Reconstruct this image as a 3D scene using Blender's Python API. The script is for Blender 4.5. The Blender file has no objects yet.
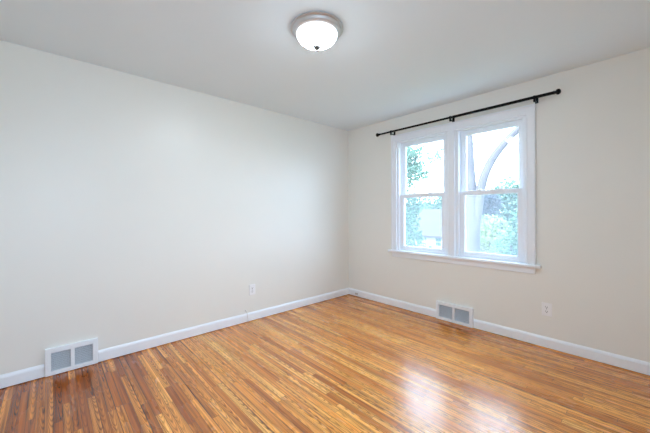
import bpy, bmesh, math, random
from mathutils import Vector, Matrix

sc = bpy.context.scene
PI = math.pi

# ------------------------------------------------------------------ camera
CAM = Vector((3.0837, -3.2905, 1.225))
cd = bpy.data.cameras.new('camera')
cam = bpy.data.objects.new('camera', cd)
sc.collection.objects.link(cam)
cd.sensor_width = 36.0
cd.lens = 36.0 * 300.5 / 650.0
cd.shift_y = -4.2 / 650.0
cd.clip_start = 0.02
cd.clip_end = 400
yaw = math.radians(90 - 42.40)                     # forward = (-cos 42.4, sin 42.4)
cam.rotation_mode = 'QUATERNION'
cam.location = CAM
cam.rotation_quaternion = (Matrix.Rotation(yaw, 3, 'Z') @ Matrix.Rotation(PI / 2, 3, 'X')
                           @ Matrix.Rotation(math.radians(-0.22), 3, 'Z')).to_quaternion()
sc.camera = cam

# ------------------------------------------------------------------ sky, sun, exposure
SKY = 11.0
SUN = 5.0
LAMP = 315.0
w = bpy.data.worlds.new('sky')
sc.world = w
w.use_nodes = True
wn = w.node_tree
bg = wn.nodes['Background']
tc = wn.nodes.new('ShaderNodeTexCoord')
sep = wn.nodes.new('ShaderNodeSeparateXYZ')
ramp = wn.nodes.new('ShaderNodeValToRGB')
ramp.color_ramp.elements[0].position = 0.0
ramp.color_ramp.elements[0].color = (0.59, 0.78, 1.0, 1)
ramp.color_ramp.elements[1].position = 0.8
ramp.color_ramp.elements[1].color = (0.515, 0.745, 1.0, 1)
wn.links.new(tc.outputs['Generated'], sep.inputs[0])
wn.links.new(sep.outputs['Z'], ramp.inputs[0])
wn.links.new(ramp.outputs[0], bg.inputs['Color'])
bg.inputs['Strength'].default_value = SKY

sl = bpy.data.lights.new('sun', 'SUN')
sl.energy = SUN
sl.angle = math.radians(12)
sl.color = (1.0, 0.95, 0.86)
sun = bpy.data.objects.new('sun', sl)
sc.collection.objects.link(sun)
sun.rotation_euler = Vector((0.35, 0.75, -0.85)).to_track_quat('-Z', 'Y').to_euler()
sun.location = (0, -10, 12)

vs = sc.view_settings
sc.display_settings.display_device = 'sRGB'
vs.view_transform = 'Standard'
vs.look = 'None'
vs.gamma = 1.0
vs.exposure = 0.28
vs.use_curve_mapping = False
cy = sc.cycles
cy.use_denoising = True
cy.max_bounces = 14
cy.diffuse_bounces = 10
cy.glossy_bounces = 4
cy.transmission_bounces = 6
cy.transparent_max_bounces = 16
cy.sample_clamp_indirect = 6.0
cy.caustics_reflective = True
cy.blur_glossy = 0.5
cy.caustics_refractive = False

# ------------------------------------------------------------------ materials
def new_mat(name):
    m = bpy.data.materials.new(name)
    m.use_nodes = True
    return m, m.node_tree, m.node_tree.nodes, m.node_tree.links, m.node_tree.nodes['Principled BSDF']

def bump_noise(n, l, b, scale, strength, dist=0.002, coord='Object'):
    t = n.new('ShaderNodeTexCoord'); nz = n.new('ShaderNodeTexNoise'); bp = n.new('ShaderNodeBump')
    nz.inputs['Scale'].default_value = scale
    nz.inputs['Detail'].default_value = 3
    bp.inputs['Strength'].default_value = strength
    bp.inputs['Distance'].default_value = dist
    l.new(t.outputs[coord], nz.inputs['Vector']); l.new(nz.outputs['Fac'], bp.inputs['Height'])
    l.new(bp.outputs[0], b.inputs['Normal'])

def paint(name, col, rough=0.5, spec=0.5, var=0.03, bump=0.15, scale=120):
    m, nt, n, l, b = new_mat(name)
    t = n.new('ShaderNodeTexCoord'); nz = n.new('ShaderNodeTexNoise')
    nz.inputs['Scale'].default_value = 2.3
    l.new(t.outputs['Object'], nz.inputs['Vector'])
    mx = n.new('ShaderNodeMix'); mx.data_type = 'RGBA'
    mx.inputs['A'].default_value = (*[c * (1 - var) for c in col], 1)
    mx.inputs['B'].default_value = (*[min(1, c * (1 + var)) for c in col], 1)
    l.new(nz.outputs['Fac'], mx.inputs['Factor']); l.new(mx.outputs['Result'], b.inputs['Base Color'])
    b.inputs['Roughness'].default_value = rough
    b.inputs['Specular IOR Level'].default_value = spec
    if bump:
        bump_noise(n, l, b, scale, bump)
    return m

M = {}
M['wall'] = paint('cream_wall_paint', (0.83, 0.832, 0.795), 0.36, 0.45, 0.012, 0.08, 90)
M['ceiling'] = paint('flat_ceiling_paint', (0.79, 0.88, 0.935), 0.9, 0.2, 0.012, 0.06, 140)
M['trim'] = paint('white_trim_paint', (0.87, 0.91, 0.97), 0.35, 0.5, 0.01, 0.03, 60)
M['plastic'] = paint('white_plastic', (0.90, 0.91, 0.93), 0.30, 0.5, 0.0, 0)
M['grille'] = paint('shaded_grille_enamel', (0.66, 0.71, 0.77), 0.4, 0.5, 0.03, 0)  # white louvers, their shade put into this grey
M['vent'] = paint('white_vent_enamel', (0.88, 0.92, 0.97), 0.35, 0.5, 0.0, 0)
M['duct'] = paint('dark_duct', (0.10, 0.11, 0.12), 0.8, 0.2, 0.1, 0)
M['black'] = paint('black_rod_metal', (0.004, 0.004, 0.005), 0.5, 0.15, 0.0, 0)
M['slot'] = paint('dark_slot', (0.03, 0.03, 0.03), 0.6, 0.3, 0.0, 0)
M['cable'] = paint('white_cable', (0.74, 0.74, 0.74), 0.5, 0.4, 0.0, 0)
M['greyplastic'] = paint('grey_plastic', (0.50, 0.50, 0.52), 0.5, 0.4, 0.0, 0)
M['bark'] = paint('pale_bark', (0.09, 0.08, 0.085), 0.9, 0.2, 0.35, 0.6, 14)
M['siding'] = paint('white_siding', (0.30, 0.29, 0.28), 0.7, 0.3, 0.04, 0.1, 4)
M['shingle'] = paint('grey_shingle', (0.065, 0.055, 0.068), 0.9, 0.2, 0.18, 0.3, 6)
M['darkglass'] = paint('dark_house_glass', (0.03, 0.08, 0.07), 0.15, 0.5, 0.1, 0)

# brushed nickel
m, nt, n, l, b = new_mat('brushed_nickel')
b.inputs['Base Color'].default_value = (0.66, 0.66, 0.67, 1)
b.inputs['Metallic'].default_value = 1.0
b.inputs['Roughness'].default_value = 0.58
M['nickel'] = m

M['pewter'] = paint('dull_pewter', (0.13, 0.13, 0.13), 0.6, 0.1, 0.0, 0)

# frosted lamp bowl: gives off light
m, nt, n, l, b = new_mat('lit_frosted_glass')
b.inputs['Base Color'].default_value = (0.9, 0.9, 0.88, 1)
b.inputs['Roughness'].default_value = 0.3
b.inputs['Emission Color'].default_value = (0.765, 0.88, 0.975, 1)
# the bulb hangs low in the bowl: the glass glows most around it and less towards the rim
t = n.new('ShaderNodeTexCoord'); s_ = n.new('ShaderNodeSeparateXYZ'); mr = n.new('ShaderNodeMapRange')
mr.inputs['From Min'].default_value = -0.118; mr.inputs['From Max'].default_value = -0.039
mr.inputs['To Min'].default_value = 1.0; mr.inputs['To Max'].default_value = 0.0
pw = n.new('ShaderNodeMath'); pw.operation = 'POWER'; pw.inputs[1].default_value = 3.5
ma = n.new('ShaderNodeMath'); ma.operation = 'MULTIPLY_ADD'; ma.inputs[1].default_value = LAMP; ma.inputs[2].default_value = LAMP * 0.012
l.new(t.outputs['Object'], s_.inputs[0]); l.new(s_.outputs['Z'], mr.inputs['Value']); l.new(mr.outputs[0], pw.inputs[0]); l.new(pw.outputs[0], ma.inputs[0]); l.new(ma.outputs[0], b.inputs['Emission Strength'])
M['lamp'] = m

# window glass: clear with a little dust and a weak sheen
def thin_glass(name, haze, hazecol, gloss):
    m, nt, n, l, b = new_mat(name)
    n.remove(b)
    out = n['Material Output']
    tr = n.new('ShaderNodeBsdfTransparent'); tl = n.new('ShaderNodeBsdfTranslucent'); df = n.new('ShaderNodeBsdfDiffuse')
    gl = n.new('ShaderNodeBsdfGlossy'); m0 = n.new('ShaderNodeMixShader'); m1 = n.new('ShaderNodeMixShader'); m2 = n.new('ShaderNodeMixShader')
    t = n.new('ShaderNodeTexCoord'); nz = n.new('ShaderNodeTexNoise'); mr = n.new('ShaderNodeMapRange')
    nz.inputs['Scale'].default_value = 5
    l.new(t.outputs['Object'], nz.inputs['Vector'])
    mr.inputs['To Min'].default_value = haze * 0.8; mr.inputs['To Max'].default_value = haze * 1.2
    l.new(nz.outputs['Fac'], mr.inputs['Value'])
    tl.inputs['Color'].default_value = (*hazecol, 1); df.inputs['Color'].default_value = (*hazecol, 1)
    gl.inputs['Roughness'].default_value = 0.03
    m0.inputs[0].default_value = 0.3
    l.new(tl.outputs[0], m0.inputs[1]); l.new(df.outputs[0], m0.inputs[2])
    l.new(mr.outputs[0], m1.inputs[0])
    l.new(tr.outputs[0], m1.inputs[1]); l.new(m0.outputs[0], m1.inputs[2])
    m2.inputs[0].default_value = gloss
    l.new(m1.outputs[0], m2.inputs[1]); l.new(gl.outputs[0], m2.inputs[2])
    l.new(m2.outputs[0], out.inputs['Surface'])
    return m
M['glass'] = thin_glass('dusty_window_glass', 0.028, (0.90, 0.93, 0.96), 0.03)
M['screen'] = thin_glass('insect_screen_mesh', 0.06, (0.62, 0.66, 0.74), 0.0)

def leaf_mat(name, c0, c1):
    m, nt, n, l, b = new_mat(name)
    out = n['Material Output']
    t = n.new('ShaderNodeTexCoord'); nz = n.new('ShaderNodeTexNoise'); mx = n.new('ShaderNodeMix'); mx.data_type = 'RGBA'
    nz.inputs['Scale'].default_value = 3.0; nz.inputs['Detail'].default_value = 5
    l.new(t.outputs['Object'], nz.inputs['Vector'])
    mx.inputs['A'].default_value = (*c0, 1); mx.inputs['B'].default_value = (*c1, 1)
    l.new(nz.outputs['Fac'], mx.inputs['Factor'])
    l.new(mx.outputs['Result'], b.inputs['Base Color'])
    b.inputs['Roughness'].default_value = 0.5
    tl = n.new('ShaderNodeBsdfTranslucent'); ms = n.new('ShaderNodeMixShader'); ms.inputs[0].default_value = 0.4
    l.new(mx.outputs['Result'], tl.inputs['Color'])
    l.new(b.outputs[0], ms.inputs[1]); l.new(tl.outputs[0], ms.inputs[2]); l.new(ms.outputs[0], out.inputs['Surface'])
    return m
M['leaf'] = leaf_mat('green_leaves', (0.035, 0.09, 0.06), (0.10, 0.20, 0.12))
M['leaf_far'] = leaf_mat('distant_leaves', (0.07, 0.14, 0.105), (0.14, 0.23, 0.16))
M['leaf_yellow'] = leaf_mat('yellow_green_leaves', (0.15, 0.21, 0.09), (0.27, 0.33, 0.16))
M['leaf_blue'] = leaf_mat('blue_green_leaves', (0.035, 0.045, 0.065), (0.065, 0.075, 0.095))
M['lawn'] = paint('lawn_grass', (0.06, 0.09, 0.03), 0.95, 0.1, 0.3, 0.5, 8)

# strip oak floor, boards along X
def floor_mat():
    m, nt, n, l, b = new_mat('strip_oak_floor')
    def mth(op, a, bb=None, c=None):
        k = n.new('ShaderNodeMath'); k.operation = op
        for i, v in enumerate((a, bb, c)):
            if v is None: continue
            if isinstance(v, (int, float)): k.inputs[i].default_value = v
            else: l.new(v, k.inputs[i])
        return k.outputs[0]
    def comb(x, y, z):
        k = n.new('ShaderNodeCombineXYZ')
        for i, v in enumerate((x, y, z)):
            if isinstance(v, (int, float)): k.inputs[i].default_value = v
            else: l.new(v, k.inputs[i])
        return k.outputs[0]
    def noise(vec, scale=1.0, detail=2.0, rough=0.5):
        k = n.new('ShaderNodeTexNoise'); k.inputs['Scale'].default_value = scale
        k.inputs['Detail'].default_value = detail; k.inputs['Roughness'].default_value = rough
        l.new(vec, k.inputs['Vector']); return k.outputs['Fac']
    def wn1(v):
        k = n.new('ShaderNodeTexWhiteNoise'); k.noise_dimensions = '1D'; l.new(v, k.inputs['W']); return k.outputs['Value']
    t = n.new('ShaderNodeTexCoord'); s = n.new('ShaderNodeSeparateXYZ'); l.new(t.outputs['Object'], s.inputs[0])
    X, Y = s.outputs['X'], s.outputs['Y']
    W = 0.041
    yr = mth('DIVIDE', Y, W); row = mth('FLOOR', yr); yl = mth('FRACT', yr)
    r1 = wn1(row); r2 = wn1(mth('ADD', row, 137.3))
    L = mth('MULTIPLY_ADD', r2, 0.9, 0.45)
    xr = mth('DIVIDE', mth('MULTIPLY_ADD', r1, 9.0, X), L)
    idx = mth('FLOOR', xr); xl = mth('FRACT', xr)
    k = n.new('ShaderNodeTexWhiteNoise'); k.noise_dimensions = '3D'; l.new(comb(row, idx, 3.7), k.inputs['Vector'])
    pid = k.outputs['Value']; pc = n.new('ShaderNodeSeparateColor'); l.new(k.outputs['Color'], pc.inputs[0])
    pa, pb = pc.outputs[0], pc.outputs[1]
    cr = n.new('ShaderNodeValToRGB'); e = cr.color_ramp.elements
    stops = FLOOR_STOPS
    e[0].position, e[0].color = stops[0][0], (*stops[0][1], 1)
    e[1].position, e[1].color = stops[-1][0], (*stops[-1][1], 1)
    for p, c in stops[1:-1]:
        q = e.new(p); q.color = (*c, 1)
    # board tone plus slow drift of tone across the floor
    slow = noise(comb(mth('MULTIPLY', X, 0.7), mth('MULTIPLY', Y, 0.9), 0.0), 1.0, 2.0)
    tone = mth('ADD', mth('MULTIPLY_ADD', slow, 0.5, -0.25), mth('MULTIPLY_ADD', pid, 0.82, 0.11))
    # the first boards by the near end of the room and the border boards along the window wall are set darker in tone
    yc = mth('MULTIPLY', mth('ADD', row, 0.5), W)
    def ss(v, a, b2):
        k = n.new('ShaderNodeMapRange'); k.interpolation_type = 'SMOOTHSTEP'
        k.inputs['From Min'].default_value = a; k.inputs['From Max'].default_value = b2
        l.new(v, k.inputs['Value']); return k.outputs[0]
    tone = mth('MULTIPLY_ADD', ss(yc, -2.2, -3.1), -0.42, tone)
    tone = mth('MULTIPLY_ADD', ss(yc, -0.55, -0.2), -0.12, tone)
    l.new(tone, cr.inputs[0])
    # fine pores stretched along the board
    ox = mth('MULTIPLY_ADD', pa, 40.0, X); oy = mth('MULTIPLY_ADD', pb, 40.0, Y)
    pores = noise(comb(mth('MULTIPLY', ox, 2.2), mth('MULTIPLY', oy, 150.0), 0.0), 1.0, 4.0, 0.6)
    streak = noise(comb(mth('MULTIPLY', ox, 0.9), mth('MULTIPLY', oy, 60.0), 1.0), 1.0, 3.0, 0.5)
    # cathedral rings: level lines of a stretched hill
    c0 = mth('SUBTRACT', yl, mth('MULTIPLY_ADD', pb, 0.8, 0.1))
    hill = mth('ADD', mth('MULTIPLY', mth('MULTIPLY', c0, c0), 9.0), mth('MULTIPLY', ox, mth('MULTIPLY_ADD', pa, 10.0, 4.0)))
    hill = mth('ADD', hill, mth('MULTIPLY', noise(comb(mth('MULTIPLY', ox, 5.0), mth('MULTIPLY', oy, 14.0), 2.0), 1.0, 2.0), 3.0))
    ring = mth('POWER', mth('MULTIPLY_ADD', mth('SINE', mth('MULTIPLY', hill, 2 * PI)), 0.5, 0.5), 2.0)
    ringamt = mth('MULTIPLY', mth('GREATER_THAN', pa, 0.3), mth('MULTIPLY_ADD', pb, 0.30, 0.28))
    dark = mth('MULTIPLY', ring, ringamt)
    dark = mth('ADD', dark, mth('MULTIPLY', mth('SUBTRACT', 0.5, pores), 1.1))
    dark = mth('ADD', dark, mth('MULTIPLY', mth('SUBTRACT', 0.5, streak), 2.3))
    fac = mth('MAXIMUM', mth('SUBTRACT', 1.0, dark), 0.25)
    # seams
    dy = mth('MULTIPLY', mth('MINIMUM', yl, mth('SUBTRACT', 1.0, yl)), W)
    dx = mth('MULTIPLY', mth('MINIMUM', xl, mth('SUBTRACT', 1.0, xl)), L)
    # some rows have opened up a little and show a wider dark gap
    wide = mth('MULTIPLY_ADD', mth('POWER', wn1(mth('ADD', mth('FLOOR', mth('ADD', yr, 0.5)), 51.7)), 6.0), 0.0022, 0.0)
    seam = mth('MINIMUM', mth('SUBTRACT', dy, wide), dx)
    sm = n.new('ShaderNodeMapRange'); sm.interpolation_type = 'SMOOTHSTEP'
    sm.inputs['From Min'].default_value = 0.0003; sm.inputs['From Max'].default_value = 0.0016
    sm.inputs['To Min'].default_value = 0.22; sm.inputs['To Max'].default_value = 1.0
    l.new(seam, sm.inputs['Value'])
    fac2 = mth('MULTIPLY', fac, sm.outputs[0])
    sat = n.new('ShaderNodeHueSaturation')
    mul = n.new('ShaderNodeVectorMath'); mul.operation = 'MULTIPLY'
    # darkening keeps red longest, so grain reads brown
    g = mth('POWER', fac2, 1.25); bl = mth('POWER', fac2, 1.5)
    l.new(cr.outputs[0], mul.inputs[0]); l.new(comb(fac2, g, bl), mul.inputs[1])
    l.new(mul.outputs[0], b.inputs['Base Color'])
    rg = n.new('ShaderNodeMapRange'); rg.inputs['To Min'].default_value = 0.20; rg.inputs['To Max'].default_value = 0.33
    l.new(noise(comb(mth('MULTIPLY', X, 2.0), mth('MULTIPLY', Y, 9.0), 5.0), 1.0, 3.0), rg.inputs['Value'])
    l.new(rg.outputs[0], b.inputs['Roughness'])
    b.inputs['Specular IOR Level'].default_value = 0.75
    b.inputs['Coat Weight'].default_value = 0.2
    b.inputs['Coat Roughness'].default_value = 0.2
    bp = n.new('ShaderNodeBump'); bp.inputs['Strength'].default_value = 0.25; bp.inputs['Distance'].default_value = 0.001
    h = mth('ADD', mth('MULTIPLY', sm.outputs[0], 1.0), mth('MULTIPLY', streak, 0.5))
    h = mth('ADD', h, mth('MULTIPLY', pid, 0.2))
    l.new(h, bp.inputs['Height']); l.new(bp.outputs[0], b.inputs['Normal'])
    return m
FLOOR_STOPS = [(0.0, (0.38, 0.092, 0.006)), (0.22, (0.56, 0.180, 0.026)), (0.5, (0.82, 0.315, 0.058)),
               (0.8, (0.90, 0.415, 0.092)), (1.0, (0.92, 0.49, 0.14))]
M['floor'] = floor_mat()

# ------------------------------------------------------------------ mesh helpers
C = sc.collection

class MB:
    """collects shapes and links them as ONE mesh object"""
    def __init__(self): self.bm = bmesh.new()
    def box(self, x0, x1, y0, y1, z0, z1, bev=0.0, seg=2, rot=None, about=None):
        r = bmesh.ops.create_cube(self.bm, size=1.0)
        vs_ = r['verts']
        bmesh.ops.scale(self.bm, vec=(x1 - x0, y1 - y0, z1 - z0), verts=vs_)
        bmesh.ops.translate(self.bm, vec=((x0 + x1) / 2, (y0 + y1) / 2, (z0 + z1) / 2), verts=vs_)
        if bev:
            es = list({e for v in vs_ for e in v.link_edges})
            rr = bmesh.ops.bevel(self.bm, geom=es, offset=bev, segments=seg, profile=0.5, affect='EDGES')
            vs_ = list({v for f in rr['faces'] for v in f.verts} | {v for v in vs_ if v.is_valid})
        if rot is not None:
            bmesh.ops.rotate(self.bm, cent=about, matrix=rot, verts=vs_)
        return self
    def prism_x(self, prof, x0, x1):
        """profile of (y, z) pairs swept along x"""
        return self.sweep([(x0, p[0], p[1]) for p in prof], (x1 - x0, 0, 0))
    def sweep(self, pts, vec):
        a = [self.bm.verts.new(p) for p in pts]
        b_ = [self.bm.verts.new((p[0] + vec[0], p[1] + vec[1], p[2] + vec[2])) for p in pts]
        k = len(pts)
        self.bm.faces.new(a); self.bm.faces.new(b_[::-1])
        for i in range(k):
            self.bm.faces.new((a[i], b_[i], b_[(i + 1) % k], a[(i + 1) % k]))
        return self
    def lathe(self, prof, cent=(0, 0, 0), seg=48, axis='Z', cap=True):
        rings = []
        for r, h in prof:
            ring = []
            for i in range(seg):
                t_ = 2 * PI * i / seg
                c, s = r * math.cos(t_), r * math.sin(t_)
                p = (c, s, h) if axis == 'Z' else ((h, c, s) if axis == 'X' else (c, h, s))
                ring.append(self.bm.verts.new((p[0] + cent[0], p[1] + cent[1], p[2] + cent[2])))
            rings.append(ring)
        for a, b_ in zip(rings, rings[1:]):
            for i in range(seg):
                self.bm.faces.new((a[i], a[(i + 1) % seg], b_[(i + 1) % seg], b_[i]))
        if cap:
            self.bm.faces.new(rings[0][::-1]); self.bm.faces.new(rings[-1])
        return self
    def tube(self, pts, rad, seg=12):
        """tapered tube through points; rad is a number or one per point"""
        pts = [Vector(p) for p in pts]
        rads = rad if isinstance(rad, (list, tuple)) else [rad] * len(pts)
        rings = []
        up = Vector((0.13, 0.31, 0.94)).normalized()
        for i, p in enumerate(pts):
            d = (pts[min(i + 1, len(pts) - 1)] - pts[max(i - 1, 0)]).normalized()
            u = d.cross(up)
            if u.length < 1e-3: u = d.cross(Vector((1, 0, 0)))
            u.normalize(); v = d.cross(u).normalized(); 
            rings.append([self.bm.verts.new(p + rads[i] * (math.cos(2 * PI * j / seg) * u + math.sin(2 * PI * j / seg) * v)) for j in range(seg)])
        for a, b_ in zip(rings, rings[1:]):
            for i in range(seg):
                self.bm.faces.new((a[i], a[(i + 1) % seg], b_[(i + 1) % seg], b_[i]))
        self.bm.faces.new(rings[0][::-1]); self.bm.faces.new(rings[-1])
        return self
    def build(self, name, mat, parent=None, smooth=False, kind=None):
        bmesh.ops.recalc_face_normals(self.bm, faces=self.bm.faces)
        me = bpy.data.meshes.new(name)
        self.bm.to_mesh(me); self.bm.free()
        me.materials.append(mat)
        if smooth:
            me.polygons.foreach_set('use_smooth', [True] * len(me.polygons))
            me.set_sharp_from_angle(angle=math.radians(35))
        o = bpy.data.objects.new(name, me)
        C.objects.link(o)
        if parent: o.parent = parent
        if kind: o['kind'] = kind
        return o

def tag(o, label, cat, group=None):
    o['label'] = label; o['category'] = cat
    if group: o['group'] = group
    return o

def empty(name, loc=(0, 0, 0)):
    o = bpy.data.objects.new(name, None); C.objects.link(o)
    o.location = loc; o.empty_display_size = 0.1
    return o

def spline(pts, k=6):
    """smooth points through the given ones"""
    P = [Vector(p) for p in pts]; out = []
    for i in range(len(P) - 1):
        a, b_, c, d = P[max(i - 1, 0)], P[i], P[i + 1], P[min(i + 2, len(P) - 1)]
        for j in range(k):
            t_ = j / k
            out.append(0.5 * ((2 * b_) + (c - a) * t_ + (2 * a - 5 * b_ + 4 * c - d) * t_ ** 2 + (3 * b_ - a - 3 * c + d) * t_ ** 3))
    out.append(P[-1]); return out

# ------------------------------------------------------------------ room shell
H = 2.44
XR, YN = 3.75, -3.95                      # the two walls behind the camera
OX0, OX1, OZ0, OZ1 = 0.848, 2.286, 0.735, 2.128   # opening in the window wall
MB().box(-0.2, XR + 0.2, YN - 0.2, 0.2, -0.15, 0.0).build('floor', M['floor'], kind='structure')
MB().box(-0.2, XR + 0.2, YN - 0.2, 0.2, H, H + 0.15).build('ceiling', M['ceiling'], kind='structure')
MB().box(-0.2, 0.0, YN - 0.2, 0.2, 0, H).build('wall_left', M['wall'], kind='structure')
wr = MB()
wr.box(0, OX0, 0, 0.2, 0, H).box(OX1, XR + 0.2, 0, 0.2, 0, H)
wr.box(OX0, OX1, 0, 0.2, 0, OZ0).box(OX0, OX1, 0, 0.2, OZ1, H)
wr.build('wall_right', M['wall'], kind='structure')
BY0, BY1, BZ0, BZ1 = -3.72, -2.92, 1.0, 2.1   # unseen window added behind the camera to let in fill light
wb = MB().box(XR, XR + 0.2, YN - 0.2, BY0, 0, H).box(XR, XR + 0.2, BY1, 0, 0, H)
wb.box(XR, XR + 0.2, BY0, BY1, 0, BZ0).box(XR, XR + 0.2, BY0, BY1, BZ1, H)
wb.build('wall_rear', M['wall'], kind='structure')
w3 = MB()
for q in ((BY0 - 0.07, BY0, BZ0 - 0.07, BZ1 + 0.07), (BY1, BY1 + 0.07, BZ0 - 0.07, BZ1 + 0.07), (BY0, BY1, BZ1, BZ1 + 0.07), (BY0, BY1, BZ0 - 0.07, BZ0)):
    w3.box(XR - 0.018, XR, *q, 0.003, 2)
for q in ((BY0, BY0 + 0.05, BZ0, BZ1), (BY1 - 0.05, BY1, BZ0, BZ1), (BY0 + 0.05, BY1 - 0.05, BZ0, BZ0 + 0.05), (BY0 + 0.05, BY1 - 0.05, BZ1 - 0.05, BZ1), (BY0 + 0.05, BY1 - 0.05, 1.48, 1.52)):
    w3.box(XR + 0.06, XR + 0.10, *q, 0.003, 2)
w3o = w3.build('added_fill_window', M['trim'], kind='structure')
MB().box(XR + 0.078, XR + 0.081, BY0 + 0.05, BY1 - 0.05, BZ0 + 0.05, BZ1 - 0.05).build('pane', M['glass'], w3o)
MB().box(0, XR, YN - 0.2, YN, 0, H).build('wall_near', M['wall'], kind='structure')

# baseboards: square board with an eased top edge, cut where the two floor vents sit
VL0, VL1 = -3.325, -3.008                 # left wall vent along y
VR0, VR1 = 1.392, 1.797                   # window wall vent along x
BH = 0.097
prof = [(0, 0.007), (0.015, 0.007), (0.015, BH - 0.022), (0.012, BH - 0.012), (0.007, BH - 0.004), (0.004, BH), (0, BH)]
bl = MB()
for a, b_ in ((YN, VL0 - 0.003), (VL1 + 0.003, 0.0)):
    bl.sweep([(p[0], a, p[1]) for p in prof], (0, b_ - a, 0))
bl.build('baseboard_left', M['trim'], kind='structure')
br = MB()
for a, b_ in ((0.0, VR0 - 0.003), (VR1 + 0.003, XR)):
    br.prism_x([(-p[0], p[1]) for p in prof], a, b_)
br.build('baseboard_right', M['trim'], kind='structure')

# ------------------------------------------------------------------ window trim
CX0, CX1, CZT = 0.788, 2.347, 2.205       # outer edges of the casing
MX0, MX1 = 1.526, 1.608                   # mullion casing
STZ = 0.737                               # top of stool
ca = MB()
ca.box(CX0, OX0 + 0.004, -0.018, 0, STZ, CZT, 0.002, 1)
ca.box(OX1 - 0.004, CX1, -0.018, 0, STZ, CZT, 0.002, 1)
ca.box(OX0 + 0.004, OX1 - 0.004, -0.018, 0, OZ1 - 0.004, CZT, 0.002, 1)
ca.box(MX0, MX1, -0.018, 0, STZ, OZ1 - 0.004, 0.002, 1)
# raised outer band
ca.box(CX0 - 0.006, CX0 + 0.014, -0.028, 0, STZ, CZT + 0.006, 0.004, 2)
ca.box(CX1 - 0.014, CX1 + 0.006, -0.028, 0, STZ, CZT + 0.006, 0.004, 2)
ca.box(CX0 + 0.0142, CX1 - 0.0142, -0.028, 0, CZT - 0.014, CZT + 0.006, 0.004, 2)
# inner beads
for x in (OX0 - 0.004, MX0 - 0.002, MX1 - 0.012, OX1 - 0.010):
    ca.box(x, x + 0.014, -0.023, 0, STZ, OZ1 - 0.006, 0.004, 2)
for a, b_ in ((OX0 + 0.011, MX0 - 0.003), (MX1 + 0.003, OX1 - 0.011)):
    ca.box(a, b_, -0.023, 0, OZ1 - 0.006, OZ1 + 0.008, 0.004, 2)
ca.build('trim_1', M['trim'], kind='structure')
st = MB()
st.box(0.737, 2.394, -0.045, 0.0, STZ - 0.030, STZ, 0.008, 3)
st.box(OX0 + 0.001, OX1 - 0.001, -0.002, 0.16, STZ - 0.030, STZ)
st.build('trim_2', M['trim'], kind='structure')
MB().box(0.785, 2.347, -0.016, 0, 0.650, STZ - 0.030, 0.004, 2).build('trim_3', M['trim'], kind='structure')

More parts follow.
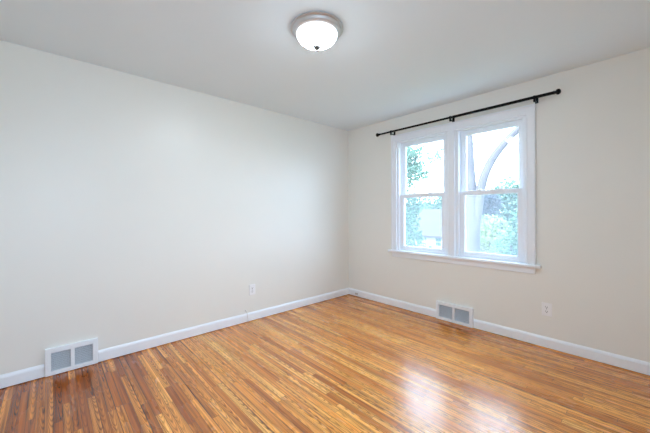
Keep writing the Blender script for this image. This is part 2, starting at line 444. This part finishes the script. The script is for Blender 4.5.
# ------------------------------------------------------------------ the two double-hung windows
def make_window(x0, x1, name):
    root = empty(name, ((x0 + x1) / 2, 0.0, STZ)); root['kind'] = 'structure'
    cx = (x0 + x1) / 2
    def B(): return MB()
    def fin(mb, nm, mat, par, smooth=False):
        o = mb.build(nm, mat, None, smooth)
        o.data.transform(Matrix.Translation((-cx, 0, -STZ)))
        o.parent = par
        return o
    zt = OZ1
    J = 0.026
    fr = B()
    fr.box(x0, x0 + J, 0.0, 0.16, STZ, zt).box(x1 - J, x1, 0.0, 0.16, STZ, zt)
    fr.box(x0 + J, x1 - J, 0.0, 0.16, zt - 0.012, zt)
    for xa, xb in ((x0 + J, x0 + J + 0.010), (x1 - J - 0.010, x1 - J)):
        fr.box(xa, xb, 0.0, 0.026, STZ, zt - 0.012, 0.002, 1)         # inner stop
        fr.box(xa, xb, 0.0625, 0.0695, STZ, zt - 0.012)               # parting bead
        fr.box(xa, xb, 0.108, 0.125, STZ, zt - 0.012)
    fr.box(x0 + J + 0.010, x1 - J - 0.010, 0.0, 0.026, zt - 0.024, zt - 0.012, 0.002, 1)
    fin(fr, 'window_frame', M['trim'], root)
    gx0, gx1 = x0 + 0.083, x1 - 0.083
    sx0, sx1 = x0 + J + 0.001, x1 - J - 0.001
    def sash(nm, y0, y1, z0, g0, g1, z1, yg):
        s_ = B()
        s_.box(sx0, gx0, y0, y1, z0, z1, 0.003, 2).box(gx1, sx1, y0, y1, z0, z1, 0.003, 2)
        s_.box(gx0 - 0.002, gx1 + 0.002, y0 + 0.001, y1 - 0.001, z0, g0, 0.002, 1)
        s_.box(gx0 - 0.002, gx1 + 0.002, y0 + 0.001, y1 - 0.001, g1, z1, 0.002, 1)
        # glazing bead
        d = 0.007
        s_.box(gx0 - 0.001, gx0 + d, y0 + 0.008, y1 - 0.008, g0, g1).box(gx1 - d, gx1 + 0.001, y0 + 0.008, y1 - 0.008, g0, g1)
        s_.box(gx0 + d, gx1 - d, y0 + 0.008, y1 - 0.008, g0 - 0.001, g0 + d).box(gx0 + d, gx1 - d, y0 + 0.008, y1 - 0.008, g1 - d, g1 + 0.001)
        o = fin(s_, nm, M['trim'], root)
        p = B().box(gx0 + d - 0.001, gx1 - d + 0.001, yg, yg + 0.003, g0 + d - 0.001, g1 - d + 0.001)
        fin(p, 'pane', M['glass'], o)
        return o
    up = sash('upper_sash', 0.0705, 0.107, 1.405, 1.447, 2.067, zt - 0.013, 0.087)
    lo = sash('lower_sash', 0.027, 0.0615, STZ + 0.001, 0.788, 1.410, 1.449, 0.043)
    for q in (0.3, 0.7):                                              # two sash locks on the meeting rail
        lk = B(); xx = gx0 + q * (gx1 - gx0)
        lk.box(xx - 0.026, xx + 0.026, 0.030, 0.056, 1.449, 1.455, 0.002, 2)
        lk.lathe([(0.011, 1.455), (0.011, 1.463), (0.008, 1.466)], (xx, 0.043, 0), 20)
        lk.box(xx - 0.004, xx + 0.022, 0.036, 0.047, 1.457, 1.464, 0.002, 2)
        fin(lk, 'sash_lock', M['trim'], lo)
    scn = B().box(x0 + J + 0.012, x1 - J - 0.012, 0.128, 0.1295, STZ + 0.002, 1.425)
    so = fin(scn, 'insect_screen', M['screen'], root)
    sf = B(); a, b_ = x0 + J + 0.001, x1 - J - 0.001
    for q in ((a, a + 0.018, STZ + 0.001, 1.44), (b_ - 0.018, b_, STZ + 0.001, 1.44)):
        sf.box(q[0], q[1], 0.126, 0.137, q[2], q[3])
    sf.box(a + 0.018, b_ - 0.018, 0.126, 0.137, STZ + 0.001, STZ + 0.015).box(a + 0.018, b_ - 0.018, 0.126, 0.137, 1.425, 1.44)
    fin(sf, 'screen_frame', M['trim'], so)
    return root
make_window(OX0 + 0.001, 1.525, 'window_1')
make_window(1.609, OX1 - 0.001, 'window_2')
MB().box(1.525, 1.609, 0.001, 0.165, STZ, OZ1).build('trim_4', M['trim'], kind='structure')   # mullion post between them

# daylight enters through the windows (sampling portals, they give off nothing)
for c_, d_, sx_, sz_ in (((( OX0 + 1.525) / 2, 0.17, (OZ0 + OZ1) / 2), (0, -1, 0), 1.525 - OX0, OZ1 - OZ0),
                         (((OX1 + 1.609) / 2, 0.17, (OZ0 + OZ1) / 2), (0, -1, 0), OX1 - 1.609, OZ1 - OZ0),
                         ((XR + 0.17, (BY0 + BY1) / 2, (BZ0 + BZ1) / 2), (-1, 0, 0), BY1 - BY0, BZ1 - BZ0)):
    ld = bpy.data.lights.new('window_portal', 'AREA'); ld.shape = 'RECTANGLE'
    ld.size = sx_; ld.size_y = sz_
    ld.cycles.is_portal = True
    lo = bpy.data.objects.new('window_portal', ld); C.objects.link(lo)
    lo.location = c_
    lo.rotation_euler = Vector(d_).to_track_quat('-Z', 'Y').to_euler()

# ------------------------------------------------------------------ ceiling lamp
LX, LY = 1.585, -1.988
lr = empty('ceiling_lamp', (LX, LY, H))
tag(lr, 'round flush ceiling lamp with glowing frosted glass bowl in nickel rim', 'ceiling lamp')
MB().lathe([(0.168, -0.0005), (0.174, -0.004), (0.174, -0.010), (0.166, -0.0135), (0.162, -0.015), (0.160, -0.024),
            (0.156, -0.032), (0.148, -0.038), (0.138, -0.0415), (0.131, -0.042), (0.131, -0.034)], seg=72).build('mounting_pan', M['nickel'], lr, True)
bowl = [(0.131, -0.034)]
for i in range(0, 15):
    t_ = i / 14 * PI / 2
    bowl.append((max(0.010, 0.1345 * math.cos(t_) ** 1.08), -0.039 - 0.079 * math.sin(t_)))
MB().lathe(bowl, seg=72).build('glass_bowl', M['lamp'], lr, True)
MB().lathe([(0.022, -0.1145), (0.0265, -0.119), (0.0255, -0.127), (0.018, -0.135), (0.007, -0.140), (0.0052, -0.144), (0.0068, -0.148), (0.005, -0.152), (0.001, -0.1535)], seg=28).build('finial', M['pewter'], lr, True)

# ------------------------------------------------------------------ curtain rod
RY, RZ = -0.080, 2.250
rr_ = empty('curtain_rod', (1.578, RY, RZ))
tag(rr_, 'thin black metal curtain rod with round end knobs above the window', 'curtain rod')
def rel(o, par):
    o.data.transform(Matrix.Translation(-par.location)); o.parent = par; return o
rel(MB().lathe([(0.0110, 0.64), (0.0110, 1.62), (0.0135, 1.621), (0.0135, 2.50)], (0, RY, RZ), 20, 'X').build('rod', M['black'], None, True), rr_)
for x, s in ((0.640, -1), (2.500, 1)):
    pr = [(0.0150, 0), (0.0160, 0.004), (0.0150, 0.008), (0.011, 0.011), (0.014, 0.016), (0.0215, 0.023), (0.0245, 0.033), (0.0215, 0.043), (0.013, 0.050), (0.002, 0.053)]
    pts = [(r, x + s * h) for r, h in pr]
    rel(MB().lathe(pts, (0, RY, RZ), 24, 'X').build('finial', M['black'], None, True), rr_)
for x in (0.822, 1.592, 2.362):
    k = MB()
    k.box(x - 0.013, x + 0.013, -0.004, 0.0, 2.214, 2.262, 0.0015, 1)       # wall plate
    k.box(x - 0.006, x + 0.006, RY - 0.006, -0.004, 2.218, 2.227, 0.002, 1)  # arm
    k.box(x - 0.008, x + 0.008, RY - 0.010, RY + 0.010, 2.208, 2.242, 0.003, 2)
    k.lathe([(0.0165, x - 0.008), (0.0165, x + 0.008)], (0, RY, RZ), 20, 'X')
    rel(k.build('bracket', M['black'], None, True), rr_)

# ------------------------------------------------------------------ vents (built facing -y, then turned)
def make_vent(width, height, name, margin=0.034, depth=0.026, loc=(0, 0, 0), rz=0.0):
    root = empty(name, loc)
    hw = width / 2; mz0, mz1 = 0.031, 0.036; mull = 0.012
    f = MB(); z0 = 0.004
    f.box(-hw, -hw + margin, -depth, 0, z0, height, 0.003, 2).box(hw - margin, hw, -depth, 0, z0, height, 0.003, 2)
    f.box(-hw + margin - 0.002, hw - margin + 0.002, -depth + 0.0003, 0, z0, z0 + mz0, 0.003, 2)
    f.box(-hw + margin - 0.002, hw - margin + 0.002, -depth + 0.0003, 0, height - mz1, height, 0.003, 2)
    f.box(-mull, mull, -depth + 0.0006, 0, z0 + mz0 - 0.002, height - mz1 + 0.002, 0.002, 1)
    f.build('frame', M['vent'], root)
    MB().box(-hw + margin - 0.002, hw - margin + 0.002, -0.004, -0.0005, z0 + mz0 - 0.002, height - mz1 + 0.002).build('duct_back', M['duct'], root)
    for a, b_ in ((-hw + margin, -mull), (mull, hw - margin)):
        g = MB(); nlo = 10; zb, zt = z0 + mz0, height - mz1
        for i in range(nlo):
            zc = zb + (i + 0.5) * (zt - zb) / nlo
            g.box(a - 0.001, b_ + 0.001, -0.0195, -0.0045, zc - 0.0009, zc + 0.0009, rot=Matrix.Rotation(math.radians(27), 3, 'X'), about=(0, -0.012, zc))
        nv = 3
        for i in range(1, nv):
            xc = a + (b_ - a) * i / nv
            g.box(xc - 0.001, xc + 0.001, -0.008, -0.0045, zb, zt)
        g.build('louver_grille', M['grille'], root)
    for x in (-hw + 0.012, hw - 0.012):
        s_ = MB().lathe([(0.0045, -depth), (0.0045, -depth - 0.0012), (0.003, -depth - 0.0022)], (x, 0, height * 0.52), 16, 'Y')
        s_.build('screw', M['vent'], root, True)
    root.rotation_euler = (0, 0, rz)
    return root
tag(make_vent(VL1 - VL0, 0.207, 'wall_vent', loc=(0.0, (VL0 + VL1) / 2, 0), rz=PI / 2),
    'white wall vent at floor level on the long left wall, shade-toned grilles', 'vent')
tag(make_vent(VR1 - VR0, 0.207, 'wall_vent', loc=((VR0 + VR1) / 2, 0.0, 0), depth=0.030),
    'white wall vent at floor level under the window, two shade-toned grilles', 'vent')

# ------------------------------------------------------------------ outlets
def make_outlet(loc, rz):
    root = empty('wall_outlet', loc)
    MB().box(-0.038, 0.038, -0.008, 0, -0.0585, 0.0585, 0.0035, 3).build('cover_plate', M['plastic'], root)
    for dz in (-0.0195, 0.0195):
        s_ = MB()
        s_.lathe([(0.0165, -0.008), (0.0165, -0.0095), (0.0158, -0.010)], (0, 0, dz), 28, 'Y')
        so = s_.build('socket', M['plastic'], root, True)
        k = MB()
        k.box(-0.0082, -0.0052, -0.0104, -0.0095, dz - 0.001, dz + 0.0095).box(0.0052, 0.0082, -0.0104, -0.0095, dz, dz + 0.0085)
        k.lathe([(0.0034, -0.0095), (0.0034, -0.0104)], (0, 0, dz - 0.0075), 14, 'Y')
        k.build('slots', M['slot'], so)
    MB().lathe([(0.0032, -0.008), (0.0032, -0.0092)], (0, 0, 0), 14, 'Y').build('screw', M['greyplastic'], root, True)
    root.rotation_euler = (0, 0, rz)
    return root
tag(make_outlet((0.0, -1.602, 0.350), PI / 2), 'white electrical outlet on the long left wall', 'outlet')
tag(make_outlet((2.432, 0.0, 0.346), 0), 'white electrical outlet right of the window, above the baseboard', 'outlet')

# coax lead coming out of the wall under the left outlet
cb = empty('coax_cable', (0.0, -1.685, 0.0))
tag(cb, 'short white cable end sticking out above the left baseboard', 'cable')
pts = spline([(0.001, 0.0, 0.128), (0.020, 0.001, 0.130), (0.031, 0.004, 0.110), (0.030, 0.010, 0.070), (0.026, 0.017, 0.035), (0.022, 0.026, 0.0045)])
MB().tube(pts, 0.0032, 10).build('lead', M['cable'], cb, True)
MB().lathe([(0.0055, 0.0), (0.0055, 0.013), (0.0042, 0.015)], (0, 0.0, 0.128), 6, 'X').build('connector', M['greyplastic'], cb)

# small jack on the baseboard near the corner
jk = MB().box(0.152, 0.196, -0.030, -0.015, 0.030, 0.056, 0.003, 2)
tag(jk.build('cable_jack', M['greyplastic']), 'small grey jack on the baseboard close to the room corner', 'jack')

# ------------------------------------------------------------------ outside
GZ = -3.0
MB().box(-120, 80, 0.6, 160, GZ - 0.4, GZ).build('ground', M['lawn'], kind='structure')

def leaves(rng, clumps, count, size, name, mat, parent):
    """leaf blades scattered in ellipsoid clumps (x, y, z, rx, ry, rz)"""
    verts, faces = [], []
    vol = [c[3] * c[4] * c[5] for c in clumps]; tot = sum(vol)
    o0 = parent.location
    for c, v in zip(clumps, vol):
        for _ in range(max(12, int(count * v / tot))):
            while True:
                p = Vector((rng.uniform(-1, 1), rng.uniform(-1, 1), rng.uniform(-1, 1)))
                if 0.25 < p.length < 1: break
            q = Vector((c[0] + p.x * c[3], c[1] + p.y * c[4], c[2] + p.z * c[5])) - o0
            d = Vector((rng.gauss(0, 1), rng.gauss(0, 1), rng.gauss(-0.3, 0.7))).normalized()
            s = d.cross(Vector((rng.gauss(0, 1), rng.gauss(0, 1), rng.gauss(0, 1)))).normalized()
            nn = d.cross(s)
            L = size * rng.uniform(0.6, 1.3); wd = L * 0.30
            i = len(verts)
            verts += [q, q + d * L * 0.45 + s * wd + nn * wd * 0.35, q + d * L, q + d * L * 0.45 - s * wd + nn * wd * 0.35]
            faces += [(i, i + 1, i + 2), (i, i + 2, i + 3)]
    me = bpy.data.meshes.new(name)
    me.from_pydata([tuple(v) for v in verts], [], faces)
    me.materials.append(mat)
    o = bpy.data.objects.new(name, me); C.objects.link(o); o.parent = parent
    return o

def wood(pts, rads, name, parent, seg=12):
    o = MB().tube([Vector(p) - parent.location for p in pts], rads, seg).build(name, M['bark'], parent, True)
    return o

rng = random.Random(7)
# tree close to the right window: trunk and one long curving limb
t1 = empty('tree', (-0.55, 6.0, GZ))
tag(t1, 'large tree with pale trunk and long curving limb outside the right window', 'tree', None)
tp = spline([(-0.50, 6.0, GZ), (-0.56, 6.0, -1.5), (-0.585, 6.0, 0.0), (-0.60, 6.0, 1.3), (-0.68, 6.0, 2.4), (-0.73, 6.0, 3.7), (-0.76, 6.05, 5.2), (-0.9, 6.1, 7.0), (-1.0, 6.2, 8.6)], 4)
wood(tp, [0.30 - 0.09 * min(1, i / 4) if i < 5 else 0.225 - 0.035 * min(1, max(0, i - 10) / 4) - 0.004 * max(0, i - 14) for i in range(len(tp))], 'trunk', t1, 18)
bp_ = spline([(-0.52, 6.0, 0.55), (-0.43, 6.0, 1.2), (-0.34, 6.0, 1.85), (-0.20, 6.0, 2.35), (0.00, 6.0, 2.75), (0.27, 6.0, 3.10), (0.60, 6.0, 3.42), (1.0, 6.05, 3.72), (1.6, 6.1, 4.4), (2.2, 6.2, 5.6)], 4)
wood(bp_, [0.140 - 0.0018 * i for i in range(len(bp_))], 'limb', t1, 14)
leaves(rng, [(-1.0, 6.6, 8.4, 1.6, 1.4, 1.0), (2.2, 6.6, 6.6, 1.2, 1.0, 0.8), (-2.3, 7.0, 7.6, 1.0, 1.0, 0.7)], 2600, 0.17, 'crown', M['leaf'], t1)

# leafy tree whose crown shows in the top of the left window
t2 = empty('tree', (-4.9, 7.6, GZ))
tag(t2, 'leafy tree whose loose branches fill the upper left window', 'tree')
wood(spline([(-4.9, 7.6, GZ), (-4.85, 7.6, -0.5), (-4.75, 7.5, 1.8), (-4.7, 7.4, 4.6)], 4), [0.17 - 0.008 * i for i in range(13)], 'trunk', t2)
for e in ((-3.3, 7.1, 3.3), (-2.7, 7.0, 3.5), (-3.0, 7.1, 2.5), (-5.6, 7.6, 3.9)):
    wood(spline([(-4.75, 7.5, 1.9), ((-4.75 + e[0]) / 2, 7.3, (1.9 + e[2]) / 2 + 0.25), e], 4), [0.055 - 0.005 * i for i in range(9)], 'branch', t2, 8)
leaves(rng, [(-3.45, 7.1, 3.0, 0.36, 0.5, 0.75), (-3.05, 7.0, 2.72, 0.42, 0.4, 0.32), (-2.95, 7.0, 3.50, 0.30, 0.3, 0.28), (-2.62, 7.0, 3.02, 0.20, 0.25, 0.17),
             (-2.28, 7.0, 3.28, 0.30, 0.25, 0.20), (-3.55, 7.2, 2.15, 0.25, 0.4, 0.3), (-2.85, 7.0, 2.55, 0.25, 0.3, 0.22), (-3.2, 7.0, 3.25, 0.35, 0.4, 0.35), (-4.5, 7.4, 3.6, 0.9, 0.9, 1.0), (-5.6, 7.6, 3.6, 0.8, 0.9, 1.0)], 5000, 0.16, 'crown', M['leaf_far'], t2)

# tall shrubs
def shrub(loc, clumps, count, size, mat, label, sticks=4):
    r = empty('shrub', loc); tag(r, label, 'shrub')
    for i in range(sticks):
        a = 2 * PI * i / sticks
        c = clumps[i % len(clumps)]
        wood(spline([loc, (loc[0] + 0.15 * math.cos(a), loc[1] + 0.15 * math.sin(a), (loc[2] + c[2]) / 2), (c[0], c[1], c[2] + c[5] * 0.3)], 3), [0.05 - 0.005 * k for k in range(7)], 'stem', r, 8)
    leaves(rng, clumps, count, size, 'foliage', mat, r)
    return r
shrub((0.75, 5.6, GZ), [(0.98, 5.4, 0.75, 0.42, 0.5, 0.85), (0.64, 5.3, 0.20, 0.44, 0.45, 0.55), (0.42, 5.3, -0.40, 0.46, 0.4, 0.50), (1.35, 5.6, 0.2, 0.7, 0.7, 1.2), (0.8, 5.6, -1.5, 1.0, 0.9, 1.1)],
      6500, 0.12, M['leaf'], 'tall green bush behind the lower right window pane')
shrub((-4.6, 9.6, GZ), [(-5.1, 9.6, 0.8, 0.65, 0.6, 0.6), (-4.9, 9.4, -0.1, 0.8, 0.7, 0.8), (-4.15, 9.5, -0.7, 0.55, 0.6, 0.5), (-4.6, 9.6, -1.6, 1.2, 1.0, 1.0)],
      3200, 0.15, M['leaf'], 'green bush behind the lower left pane, in front of the house')
shrub((-2.9, 13.5, GZ), [(-3.3, 13.5, 0.2, 1.0, 0.8, 0.95), (-2.4, 13.3, 0.1, 0.9, 0.8, 1.0), (-3.1, 13.5, -1.7, 1.5, 1.0, 1.1)],
      2600, 0.2, M['leaf_yellow'], 'bright yellow green bush between the big trunk and the tall bush')

# neighbour's house, far left pane
hs = empty('house', (-10.2, 24.5, GZ))
tag(hs, 'white neighbouring house with pale grey gable roof across the garden', 'house')
hx0, hx1, hy0, hy1, ez, rz_ = -12.6, -7.4, 22.0, 28.0, -0.80, 1.35
rel(MB().box(hx0, hx1, hy0, hy1, GZ, ez).sweep([(hx0, hy0, ez), (hx0, hy1, ez), (hx0, (hy0 + hy1) / 2, rz_ - 0.1)], (hx1 - hx0, 0, 0)).build('walls', M['siding']), hs)
ym = (hy0 + hy1) / 2; ov = 0.35; sl_ = (rz_ - ez) / (ym - hy0)
rf = MB().sweep([(hx0 - ov, hy0 - ov, ez - ov * sl_), (hx0 - ov, ym, rz_), (hx0 - ov, hy1 + ov, ez - ov * sl_), (hx0 - ov, hy1 + ov, ez - ov * sl_ + 0.14), (hx0 - ov, ym, rz_ + 0.14), (hx0 - ov, hy0 - ov, ez - ov * sl_ + 0.14)], (hx1 - hx0 + 2 * ov, 0, 0))
rel(rf.build('roof', M['shingle']), hs)
for x in (-11.6, -9.75, -8.5):
    f = MB().box(x - 0.32, x + 0.32, hy0 - 0.05, hy0 + 0.02, -1.85, -1.03)
    fo = rel(f.build('window', M['siding']), hs)
    p = MB().box(x - 0.24, x + 0.24, hy0 - 0.06, hy0 - 0.045, -1.77, -1.47).box(x - 0.24, x + 0.24, hy0 - 0.06, hy0 - 0.045, -1.41, -1.11)
    po = p.build('pane', M['darkglass']); po.data.transform(Matrix.Translation(-hs.location)); po.parent = fo

# trees on the skyline, each its own
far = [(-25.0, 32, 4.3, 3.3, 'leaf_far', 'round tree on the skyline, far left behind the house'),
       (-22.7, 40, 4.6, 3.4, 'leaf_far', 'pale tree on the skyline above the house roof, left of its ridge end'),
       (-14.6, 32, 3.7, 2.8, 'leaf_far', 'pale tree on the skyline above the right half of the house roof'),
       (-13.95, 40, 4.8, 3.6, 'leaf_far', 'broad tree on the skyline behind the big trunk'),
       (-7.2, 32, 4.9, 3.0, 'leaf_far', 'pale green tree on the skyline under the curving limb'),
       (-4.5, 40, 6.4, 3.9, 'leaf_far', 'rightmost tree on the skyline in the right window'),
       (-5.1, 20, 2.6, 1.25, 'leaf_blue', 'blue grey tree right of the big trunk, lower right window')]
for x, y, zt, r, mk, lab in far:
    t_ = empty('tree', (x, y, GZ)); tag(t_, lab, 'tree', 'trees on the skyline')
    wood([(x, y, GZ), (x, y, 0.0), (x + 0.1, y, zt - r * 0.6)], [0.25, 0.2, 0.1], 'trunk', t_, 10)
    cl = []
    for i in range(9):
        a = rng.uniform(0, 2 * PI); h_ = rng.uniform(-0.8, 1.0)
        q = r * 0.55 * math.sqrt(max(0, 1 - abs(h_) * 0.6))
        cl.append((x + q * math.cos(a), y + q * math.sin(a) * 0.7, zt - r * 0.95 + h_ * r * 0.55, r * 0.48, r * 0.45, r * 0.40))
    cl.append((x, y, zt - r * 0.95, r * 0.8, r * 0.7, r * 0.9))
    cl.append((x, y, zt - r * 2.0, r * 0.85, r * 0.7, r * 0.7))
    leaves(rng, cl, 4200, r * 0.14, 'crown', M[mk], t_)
